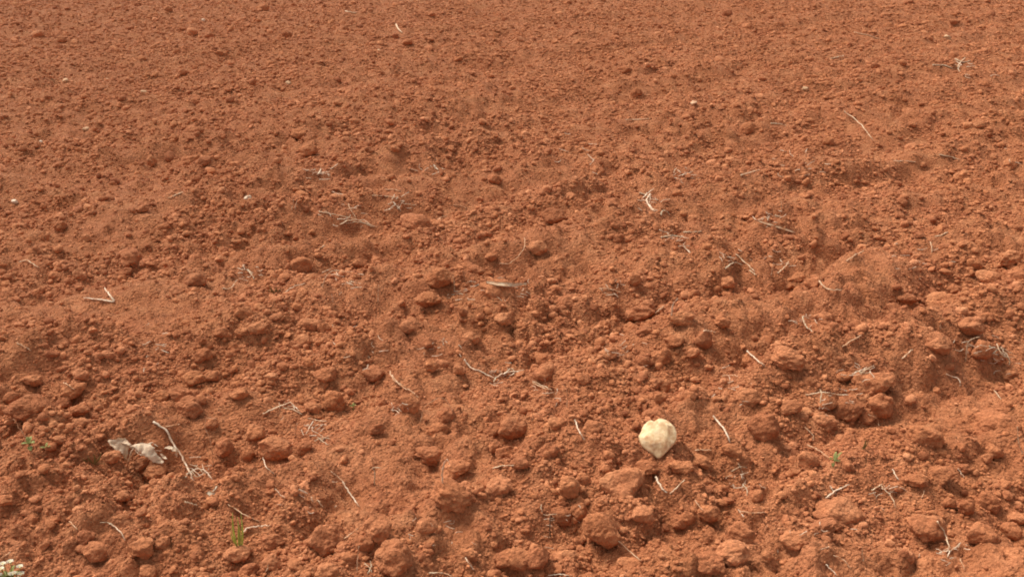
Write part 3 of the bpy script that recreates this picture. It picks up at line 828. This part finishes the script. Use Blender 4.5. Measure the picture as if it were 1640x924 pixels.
# flat pale sliver of wood
def sheet(name, path, widths, mat, across, curl=0.0, thick=0.0012, nw=5, crumple=0.0):
    """A ribbon along PATH; ACROSS gives its width direction, CURL bends the edges up."""
    path = np.array(path); n = len(path)
    v = []
    for side in (0, 1):
        for i in range(n):
            t = path[min(i + 1, n - 1)] - path[max(i - 1, 0)]; t /= np.linalg.norm(t) + 1e-9
            a = np.array(across[i] if np.ndim(across) == 2 else across, dtype=float)
            a = a - t * np.dot(a, t); a /= np.linalg.norm(a) + 1e-9
            nrm = np.cross(t, a)
            if nrm[2] < 0: nrm = -nrm
            for k in range(nw):
                u = k / (nw - 1) * 2 - 1
                v.append(path[i] + a * u * widths[i] * 0.5 + nrm * (curl * widths[i] * u * u - side * thick))
    q = []
    for side in (0, 1):
        o = side * n * nw
        for i in range(n - 1):
            for k in range(nw - 1):
                f = [o + i * nw + k, o + i * nw + k + 1, o + (i + 1) * nw + k + 1, o + (i + 1) * nw + k]
                q.append(f if side == 0 else f[::-1])
    o = n * nw
    for i in range(n - 1):
        for k in (0, nw - 1):
            q.append([i * nw + k, (i + 1) * nw + k, o + (i + 1) * nw + k, o + i * nw + k])
    for i in (0, n - 1):
        for k in range(nw - 1):
            q.append([i * nw + k, i * nw + k + 1, o + i * nw + k + 1, o + i * nw + k])
    v = np.array(v)
    if crumple:
        h = len(v) // 2
        off = np.stack([vnoise3(v[:h] * 95, 40 + a) + 0.5 * vnoise3(v[:h] * 230, 50 + a) for a in range(3)], 1) * crumple
        v = v + np.vstack([off, off])
    me = mesh_np(name, v, [np.array(q)])
    me.materials.append(mat)
    ob = bpy.data.objects.new(name, me)
    COL.objects.link(ob)
    return ob

def flat_sliver(tile, pts, w_px, mat, name, label, cat):
    P = [tp(tile, *p) for p in pts]
    s = px_size(*P[0])
    path = lay_path(P, 0.004, 'lie', 5)
    n = len(path)
    w = [w_px / KS * s * (0.35 + 0.9 * math.sin(math.pi * (0.1 + 0.8 * i / (n - 1)))) for i in range(n)]
    o = sheet(name, path, w, mat, (0, 0.75, 0.66), 0.12, 0.003)
    o['label'], o['category'] = label, cat
    return o
flat_sliver('F', [(1080,432),(1140,442),(1200,445),(1265,440)], 15, MAT['straw'], 'wood_sliver', 'flat pale wood sliver lying on top of a clod', 'wood')
flat_sliver('H', [(35,153),(120,178),(212,208)], 9, MAT['pink'], 'wood_sliver', 'long dusty flat sliver in the middle distance, above the furrow', 'wood')

# crumpled white flake below the thick stalk
flat_sliver('A', [(948,535),(972,545),(990,512)], 18, MAT['petal'], 'paper_flake', 'tiny white curled flake below the thick dry stalk', 'flake')

# ------------------------------------------------------------------ the cream husk
S7 = 7.7
def hp(x, y):
    return (150 + x / S7, 660 + y / S7)
bt, bd = px_hit(*hp(480, 620))
husk_loc = EYE + bd * bt
husk = thing('dry_husk', 'crumpled cream leaf husk, curled into two arches', 'husk', husk_loc)
husk['_o'] = tuple(husk_loc)
def husk_piece(name, pts, widths, curl, dy, mat='husk', tilt=(0, 0.96, 0.28)):
    P = catmull([hp(*p) for p in pts], 8)
    y0 = husk_loc.y
    path = []
    for i, p in enumerate(P):
        d = px_ray(*p)
        yy = y0 + dy[0] + (dy[1] - dy[0]) * i / (len(P) - 1)
        path.append(np.array(EYE) + np.array(d) * (yy / d.y))
        STEM_PTS.append((path[-1][0], path[-1][1]))
    s = y0 / 0.92 / FPX / S7
    wi = np.interp(np.linspace(0, 1, len(P)), np.linspace(0, 1, len(widths)), widths) * s * 1.45
    adopt(sheet(name, path, wi, MAT[mat], tilt, curl, 0.0014, 9, 0.0035), husk)
husk_piece('leaf_curl', [(165,345),(230,390),(300,430),(365,500),(388,605)], [14,95,165,105,22], 0.32, (-0.006, -0.016))
husk_piece('leaf_curl', [(440,425),(540,405),(640,428),(720,470),(785,555),(860,615)], [14,70,125,125,95,26], -0.30, (-0.002, -0.02))
husk_piece('leaf_curl', [(330,365),(390,378),(460,402)], [10,40,12], 0.2, (0.004, -0.004))
husk_piece('leaf_curl', [(485,440),(455,520),(425,605)], [12,46,10], 0.25, (-0.008, -0.02))
husk_piece('leaf_curl', [(830,505),(850,550),(885,575)], [10,40,12], 0.2, (-0.01, -0.02))
husk_piece('leaf_curl', [(880,435),(940,440),(1010,470),(1020,540)], [10,34,46,16], 0.2, (0.01, 0.0))
del husk['_o']

# ------------------------------------------------------------------ the pale heart-shaped stone
def pale_stone():
    gx, gy, gz, t = px_ground(1053, 722)
    s = t / FPX
    n, f = icosphere(5)
    # outline of the broad face, in units of its half width, read from the photograph
    out = [(0.20,1.0),(0.55,0.98),(0.86,0.70),(1.0,0.30),(0.93,-0.15),(0.70,-0.45),(0.45,-0.72),(0.18,-0.92),(-0.02,-1.02),(-0.25,-0.86),(-0.55,-0.62),(-0.86,-0.30),(-1.0,0.02),(-0.85,0.35),(-0.72,0.70),(-0.45,0.90),(-0.12,0.82)]
    ang = np.array([math.atan2(b, a) for a, b in out]); rad = np.array([math.hypot(a, b) for a, b in out])
    o = np.argsort(ang); ang, rad = ang[o], rad[o]
    ang = np.concatenate([ang[-2:] - 2 * np.pi, ang, ang[:2] + 2 * np.pi]); rad = np.concatenate([rad[-2:], rad, rad[:2]])
    a = np.arctan2(n[:, 1], n[:, 0])
    rr = np.interp(a, ang, rad)
    cz = np.sign(n[:, 2]) * np.abs(n[:, 2]) ** 0.55
    rxy = np.clip(1 - np.abs(cz) ** 2.2, 0, 1) ** 0.42
    p = np.stack([np.cos(a) * rr * rxy, np.sin(a) * rr * rxy, cz * 0.36], 1)
    # chipped face: a few flat facets and pits
    rg = np.random.default_rng(5)
    for _ in range(7):
        d = rg.normal(size=3); d[2] = abs(d[2]) + 1.3; d /= np.linalg.norm(d)
        h = (p @ d).max() * rg.uniform(0.80, 0.93)
        e = np.maximum(p @ d - h, 0)
        p -= d[None, :] * (e * 0.85)[:, None]
    p *= (1 + 0.05 * vnoise3(p * 3.1, 4) + 0.022 * vnoise3(p * 7.5, 5) + 0.010 * vnoise3(p * 17, 6) - 0.03 * np.clip(vnoise3(p * 9 + 4.0, 8) - 0.25, 0, 1))[:, None]
    hw = 30.0 * s
    p *= hw
    p[:, 1] *= 1.06
    me = mesh_np('pale_stone', p, [f])
    me.materials.append(MAT['stone'])
    ob = bpy.data.objects.new('pale_stone', me)
    COL.objects.link(ob)
    z0 = float(ground_z([gx], [gy])[0])
    # broad face leans back, towards the camera
    d = px_ray(1053, 701)
    up_img = Vector((0, SP, CP)); right = Vector((1, 0, 0)); back = right.cross(up_img)
    R = Matrix((right, up_img, back)).transposed().to_4x4()
    ob.matrix_world = Matrix.Translation(EYE + d * (t - 0.74 * hw)) @ R @ Matrix.Rotation(math.radians(-25), 4, 'X')
    ob['label'] = 'pale cream heart-shaped stone lying on the red soil'
    ob['category'] = 'stone'
    for k in range(16):
        STEM_PTS.append((gx + (k % 4 - 1.5) * hw * 0.6, gy + (k // 4 - 3.0) * hw * 0.55))
    return ob
pale_stone()

# small pale stones
MAT['buff'] = dry_material('buff_pebble', (0.50, 0.32, 0.18), (0.40, 0.22, 0.11), dusty=0.5)
PEBBLES = [('E',68,72,32,'white','small white pebble'),('I',395,600,34,'buff','small pale pebble'),('I',660,436,44,'buff','flat pale pebble'),('I',1132,902,40,'white','small whitish pebble'),('I',300,380,34,'buff','pale pinkish pebble'),
           ('I',930,97,20,'white','tiny white pebble'),('J',178,388,34,'buff','pale buff pebble'),('J',590,240,28,'buff','pale buff pebble'),('K',885,487,38,'pink','pink pebble'),('L',905,178,34,'buff','pale buff pebble'),('L',255,415,34,'buff','pale buff pebble'),
           ('I',187,652,22,'white','tiny white pebble'),('I',485,356,26,'buff','small pale pebble')]
peb_obj, peb_px = [], []
pn, pf = icosphere(3)
for k, (t_, x_, y_, w_, mt, desc) in enumerate(PEBBLES):
    px, py = tp(t_, x_, y_)
    gx, gy, gz, t = px_ground(px, py)
    w = w_ / KS * t / FPX
    me = mesh_np('pebble', clod_shape(pn, 600 + k, True) * np.array([w, w * 0.8, w * 0.62]), [pf])
    me.materials.append(MAT[mt])
    o = bpy.data.objects.new('pebble', me)
    COL.objects.link(o)
    o.location = (gx, gy, float(ground_z([gx], [gy])[0]) + w * 0.2)
    o.rotation_euler = (0.2, 0.1, k * 1.3)
    STEM_PTS.append((gx, gy)); STEM_PTS.append((gx, gy - 0.03))
    peb_obj.append((o, desc)); peb_px.append((px, py))

# labels of the loose straws and pebbles
for (o, desc, kind), ph in zip(stem_obj, which_ones(stem_px)):
    o['category'] = {'straw': 'straw', 'dry_stalk': 'stem', 'dry_root': 'root'}[kind]
    o['group'] = 'loose straws and dry stems'
    lm = [n for n in LANDMARKS]
    o['label'] = desc if len(desc.split()) >= 5 else f'{desc}, {ph} of loose straws' if False else f'{desc}, {ph}'
for (o, desc), ph in zip(peb_obj, which_ones(peb_px)):
    o['category'] = 'pebble'
    o['group'] = 'small pale pebbles'
    o['label'] = 'pink pebble lying alone far off on smooth soil' if desc == 'pink pebble' else f'{desc}, {ph}'
HAND = {'hooked upright stem': 'hooked upright grey stem standing alone on a smooth slope', 'longest thin straw': 'longest thin straw, slanting across the distant soil',
        'bent upright straw': 'bent upright straw standing beside the grey-green root tangle', 'thick tapering dry stalk': 'thick tapering dry stalk lying beside the curled cream husk'}
for (o, desc, kind) in stem_obj:
    if desc in HAND:
        o['label'] = HAND[desc]

# ------------------------------------------------------------------ living plants
def blade(name, base, tip, width, mat, bend, n=7):
    base, tip = np.array(base), np.array(tip)
    path = [base + (tip - base) * (i / (n - 1)) + np.array(bend) * math.sin(math.pi * i / (n - 1)) for i in range(n)]
    wi = [width * (0.75 + 0.35 * math.sin(math.pi * min(i / (n - 1) * 1.2, 1))) * (1 - (i / (n - 1)) ** 3) + 0.0004 for i in range(n)]
    return sheet(name, path, wi, mat, (1, 0.25, 0), 0.22, 0.0006, 3)

def plant_root(name, label, cat, px, py):
    t, d = px_hit(px, py)
    loc = EYE + d * t
    r = thing(name, label, cat, loc)
    r['_o'] = tuple(loc)
    STEM_PTS.extend([(loc.x, loc.y), (loc.x, loc.y - 0.03), (loc.x, loc.y - 0.06)])
    return r, loc, t / FPX

r, L, s = plant_root('grass_sprout', 'young green grass sprout of upright blades', 'grass', 383, 873)
for (bx, tx, ty, w, bend) in ((-4, -2, 70, 3.2, -2), (1, 4, 62, 3.0, 2), (4, 11, 70, 2.8, 2), (-2, -8, 38, 2.2, -3), (0, 5, 50, 3.2, 0)):
    adopt(blade('blade', L + Vector((bx * s, 0, -0.006)), L + Vector((tx * s, -0.008, ty * s * 0.97)), w * s, MAT['green'], (bend * s, -0.002, 0)), r)
del r['_o']

def leaf(name, base, vec, width, mat):
    base = np.array(base); vec = np.array(vec); n = 6
    path = [base + vec * (i / (n - 1)) + np.array((0, 0, 0.25)) * np.linalg.norm(vec) * math.sin(math.pi * i / (n - 1)) * 0.5 for i in range(n)]
    wi = [width * math.sin(math.pi * (0.06 + 0.92 * i / (n - 1))) ** 0.8 + 0.0004 for i in range(n)]
    ac = np.cross(vec, (0, 0, 1)); ac = ac / (np.linalg.norm(ac) + 1e-9)
    return sheet(name, path, wi, mat, ac, 0.15, 0.0006, 3)

def seedling(px, py, label, leaves, stem_h, mat='leaf', name='seedling'):
    r, L, s = plant_root(name, label, 'seedling', px, py)
    adopt(tube('stem', [np.array(L) + np.array((0, 0, -0.008)), np.array(L) + np.array((0.4 * s, 0, stem_h * s * 0.5)), np.array(L) + np.array((0, -0.002, stem_h * s))], 0.0016, 0.001, MAT[mat]), r)
    for (dx, dy, dz, w, hz) in leaves:
        adopt(leaf('leaf', L + Vector((0, -0.001, stem_h * s * hz)), (dx * s, dy * s, dz * s), w * s, MAT[mat]), r)
    del r['_o']
seedling(49, 722, 'small grey-green seedling at the foot of a leaning dry stem', [(12,-4,4,8,1),(-9,-6,3,7,1),(3,8,9,7,1),(6,-9,-2,8,0.6),(-3,5,10,6,1)], 14)
seedling(75, 724, 'faint grey-green seedling beside the leaning dry stem', [(9,-3,5,6,1),(-8,-3,3,5,1),(3,4,8,5,1)], 8)
seedling(1334, 748, 'green seedling with paired leaves and wispy shoots', [(-9,-4,7,7,1),(9,-4,2,6,1),(4,6,14,5,1),(-3,-5,-4,5,0.7),(12,2,18,4,0.8)], 12)
seedling(566, 657, 'tiny green seedling beside a round clod', [(5,-2,4,4,1),(-5,-2,3,4,1),(1,3,6,3,1)], 7)
r, L, s = plant_root('grass_tuft', 'small olive grass tuft, close to the curled cream husk', 'grass', 150, 742)
for (tx, ty, w, bend) in ((18, 24, 3.0, 3), (-14, 14, 3.5, -3), (6, 22, 3.0, 2), (-4, 18, 3.0, -2), (22, 4, 3.0, 0), (-18, 6, 3.0, 0), (10, 12, 3.5, 1)):
    adopt(blade('blade', L + Vector((0, 0, -0.006)), L + Vector((tx * s, -0.01, ty * s)), w * s, MAT['olive'], (bend * s, -0.002, 0.002)), r)
del r['_o']
r, L, s = plant_root('grass_tuft', 'single thin olive grass shoot standing beside a large clod', 'grass', 1382, 718)
for (tx, ty, w, bend) in ((1, 22, 3.0, 1), (5, 16, 2.2, 1)):
    adopt(blade('blade', L + Vector((0, 0, -0.006)), L + Vector((tx * s, -0.006, ty * s)), w * s, MAT['olive'], (bend * s, -0.002, 0)), r)
del r['_o']
r, L, s = plant_root('grass_tuft', 'faint olive grass wisp near a whitish straw, left of the arched straw', 'grass', 440, 468)
for (tx, ty, w, bend) in ((14, 8, 3.0, 1), (-6, 14, 2.6, -2), (-12, 5, 2.6, 0), (5, 12, 2.6, 1)):
    adopt(blade('blade', L + Vector((0, 0, -0.006)), L + Vector((tx * s, -0.01, ty * s)), w * s, MAT['olive'], (bend * s, -0.002, 0.002)), r)
del r['_o']

# white-flowered weed in the near corner
r, L, s = plant_root('flowering_weed', 'low white-flowered weed in the bottom corner of view', 'weed', 18, 932)
heads = [(-1, 36), (9, 37), (20, 25), (24, 18), (-14, 12), (2, 10), (12, 18), (-8, 24), (-18, 24), (16, 8)]
for k, (hx, hy) in enumerate(heads):
    tip = np.array(L) + np.array((hx * s, -0.012 + 0.006 * (k % 3), hy * s * 1.05 + 0.004))
    mid = (np.array(L) + tip) / 2 + np.array((hx * s * 0.2, 0, 0.004))
    adopt(tube('stem', catmull([np.array(L) + np.array((0, 0, -0.01)), mid, tip], 4), 0.0013, 0.0009, MAT['leaf']), r)
    fl = adopt(tube('flower', [tip, tip + np.array((0, -0.001, 0.003)), tip + np.array((0, -0.002, 0.0055))], 0.0035, 0.002, MAT['yellow'], 8), r)
    for q in range(6):
        a = q * math.pi / 3 + k
        pt = leaf('petal', tip + np.array((0, -0.001, 0.003)), (math.cos(a) * 6 * s, math.sin(a) * 5 * s, 1.5 * s), 5.0 * s, MAT['petal'])
        adopt(pt, r)
        pt.parent = fl
for k in range(12):
    a = k * 2.4
    adopt(leaf('leaf', np.array(L) + np.array((0, 0, 0.004 + 0.003 * (k % 4))), (math.cos(a) * 17 * s, math.sin(a) * 12 * s, (6 + 5 * (k % 3)) * s), 6 * s, MAT['leaf']), r)
del r['_o']


# ------------------------------------------------------------------ loose crumbs: too many to count, one object
def crumb_points():
    xs, ys, ds = [], [], []
    r_edges = np.exp(np.linspace(math.log(1.2), math.log(24.0), 60))
    half = math.radians(40)
    C0, D0, EX = 640.0, 0.02, 2.4
    for a, b in zip(r_edges[:-1], r_edges[1:]):
        rm = 0.5 * (a + b)
        dmin = (0.0018 - 0.0005 * min(max((rm - 4.5) / 4, 0), 1)) * (rm * CP + CAM_H * SP)
        dmin = max(dmin, 0.0058)
        area = half * (b * b - a * a)
        n = int(C0 * (dmin / D0) ** (-EX) * area)
        rr = np.sqrt(RNG.uniform(a * a, b * b, n)); tt = RNG.uniform(-half, half, n)
        d = dmin * RNG.random(n) ** (-1 / EX)
        xs.append(rr * np.sin(tt)); ys.append(rr * np.cos(tt)); ds.append(d)
    x, y, d = np.concatenate(xs), np.concatenate(ys), np.concatenate(ds)
    z = np.zeros_like(x)
    px, py, dep = to_px(x, y, z)
    inside = (px > -30) & (px < 1670) & (py > -30) & (py < 960)
    pxs = d * FPX / dep
    rr_ = np.hypot(x, y)
    soft = 0.034 - 0.0006 * rr_
    keep = (d < 0.13) & (~inside | (pxs < 19)) & (RNG.random(len(x)) < np.minimum(1, (soft / d) ** 2.1))
    dens = np.clip(0.55 + 1.3 * perlin2(x / 0.55, y / 0.55, 81) + 0.6 * perlin2(x / 0.16, y / 0.16, 82), 0.07 + 0.35 * np.clip((np.hypot(x, y) - 3.5) / 5, 0, 1), 1.0)
    keep &= RNG.random(len(x)) < dens
    x, y, d = x[keep], y[keep], d[keep]
    # keep straws and plants clear of the larger crumbs
    if STEM_PTS:
        cellsz = 0.03
        occ = set()
        for (sx, sy) in STEM_PTS:
            cx, cy = int(math.floor(sx / cellsz)), int(math.floor(sy / cellsz))
            for q in (-1, 0, 1):
                for w in (-1, 0):
                    occ.add((cx + q, cy + w))
        kx, ky = np.floor(x / cellsz).astype(int), np.floor(y / cellsz).astype(int)
        hit = np.fromiter(((a, b) in occ for a, b in zip(kx, ky)), dtype=bool, count=len(x))
        ok = ~(hit & (d > 0.011))
        x, y, d = x[ok], y[ok], d[ok]
    return x, y, d

cx, cy, cd = crumb_points()
cz = ground_z(cx, cy) + cd * 0.13
N = len(cx)
print('crumbs', N)
pm = bpy.data.meshes.new('soil_crumbs')
pm.vertices.add(N)
pm.vertices.foreach_set('co', np.stack([cx, cy, cz], 1).astype(np.float32).ravel())
def attr(name, typ, data):
    a = pm.attributes.new(name, typ, 'POINT')
    a.data.foreach_set('vector' if typ == 'FLOAT_VECTOR' else 'value', np.asarray(data).ravel())
sc3 = np.stack([cd * RNG.uniform(0.85, 1.25, N), cd * RNG.uniform(0.75, 1.1, N), cd * RNG.uniform(0.55, 0.9, N)], 1).astype(np.float32)
attr('size', 'FLOAT_VECTOR', sc3)
attr('turn', 'FLOAT_VECTOR', np.stack([RNG.uniform(-0.5, 0.5, N), RNG.uniform(-0.5, 0.5, N), RNG.uniform(0, 6.283, N)], 1).astype(np.float32))
NV = 12
attr('pick', 'INT', RNG.integers(0, NV, N).astype(np.int32))
crumbs = bpy.data.objects.new('soil_crumbs', pm)
COL.objects.link(crumbs)
crumbs['kind'] = 'stuff'
crumbs['label'] = 'countless small red soil crumbs strewn over the field'

ico2, ico2f = icosphere(3)
ng = bpy.data.node_groups.new('crumb_scatter', 'GeometryNodeTree')
ng.interface.new_socket('Geometry', in_out='INPUT', socket_type='NodeSocketGeometry')
ng.interface.new_socket('Geometry', in_out='OUTPUT', socket_type='NodeSocketGeometry')
gi, go = ng.nodes.new('NodeGroupInput'), ng.nodes.new('NodeGroupOutput')
g2i = ng.nodes.new('GeometryNodeGeometryToInstance')
for k in range(NV):
    me = mesh_np('crumb', clod_shape(ico2, 300 + k, k % 2 == 0), [ico2f])
    me.materials.append(CRUMB_MAT)
    src = bpy.data.objects.new('crumb_shape', me)            # never linked: only its mesh is used
    oi = ng.nodes.new('GeometryNodeObjectInfo')
    oi.inputs['Object'].default_value = src
    ng.links.new(oi.outputs['Geometry'], g2i.inputs[0])
iop = ng.nodes.new('GeometryNodeInstanceOnPoints')
m2p = ng.nodes.new('GeometryNodeMeshToPoints')
ng.links.new(gi.outputs[0], m2p.inputs['Mesh'])
ng.links.new(m2p.outputs[0], iop.inputs['Points'])
ng.links.new(g2i.outputs[0], iop.inputs['Instance'])
iop.inputs['Pick Instance'].default_value = True
def named(name, typ):
    n = ng.nodes.new('GeometryNodeInputNamedAttribute')
    n.data_type = typ
    n.inputs['Name'].default_value = name
    return n.outputs['Attribute']
e2r = ng.nodes.new('FunctionNodeEulerToRotation')
ng.links.new(named('turn', 'FLOAT_VECTOR'), e2r.inputs[0])
ng.links.new(e2r.outputs[0], iop.inputs['Rotation'])
ng.links.new(named('size', 'FLOAT_VECTOR'), iop.inputs['Scale'])
ng.links.new(named('pick', 'INT'), iop.inputs['Instance Index'])
ng.links.new(iop.outputs[0], go.inputs[0])
md = crumbs.modifiers.new('scatter', 'NODES')
md.node_group = ng
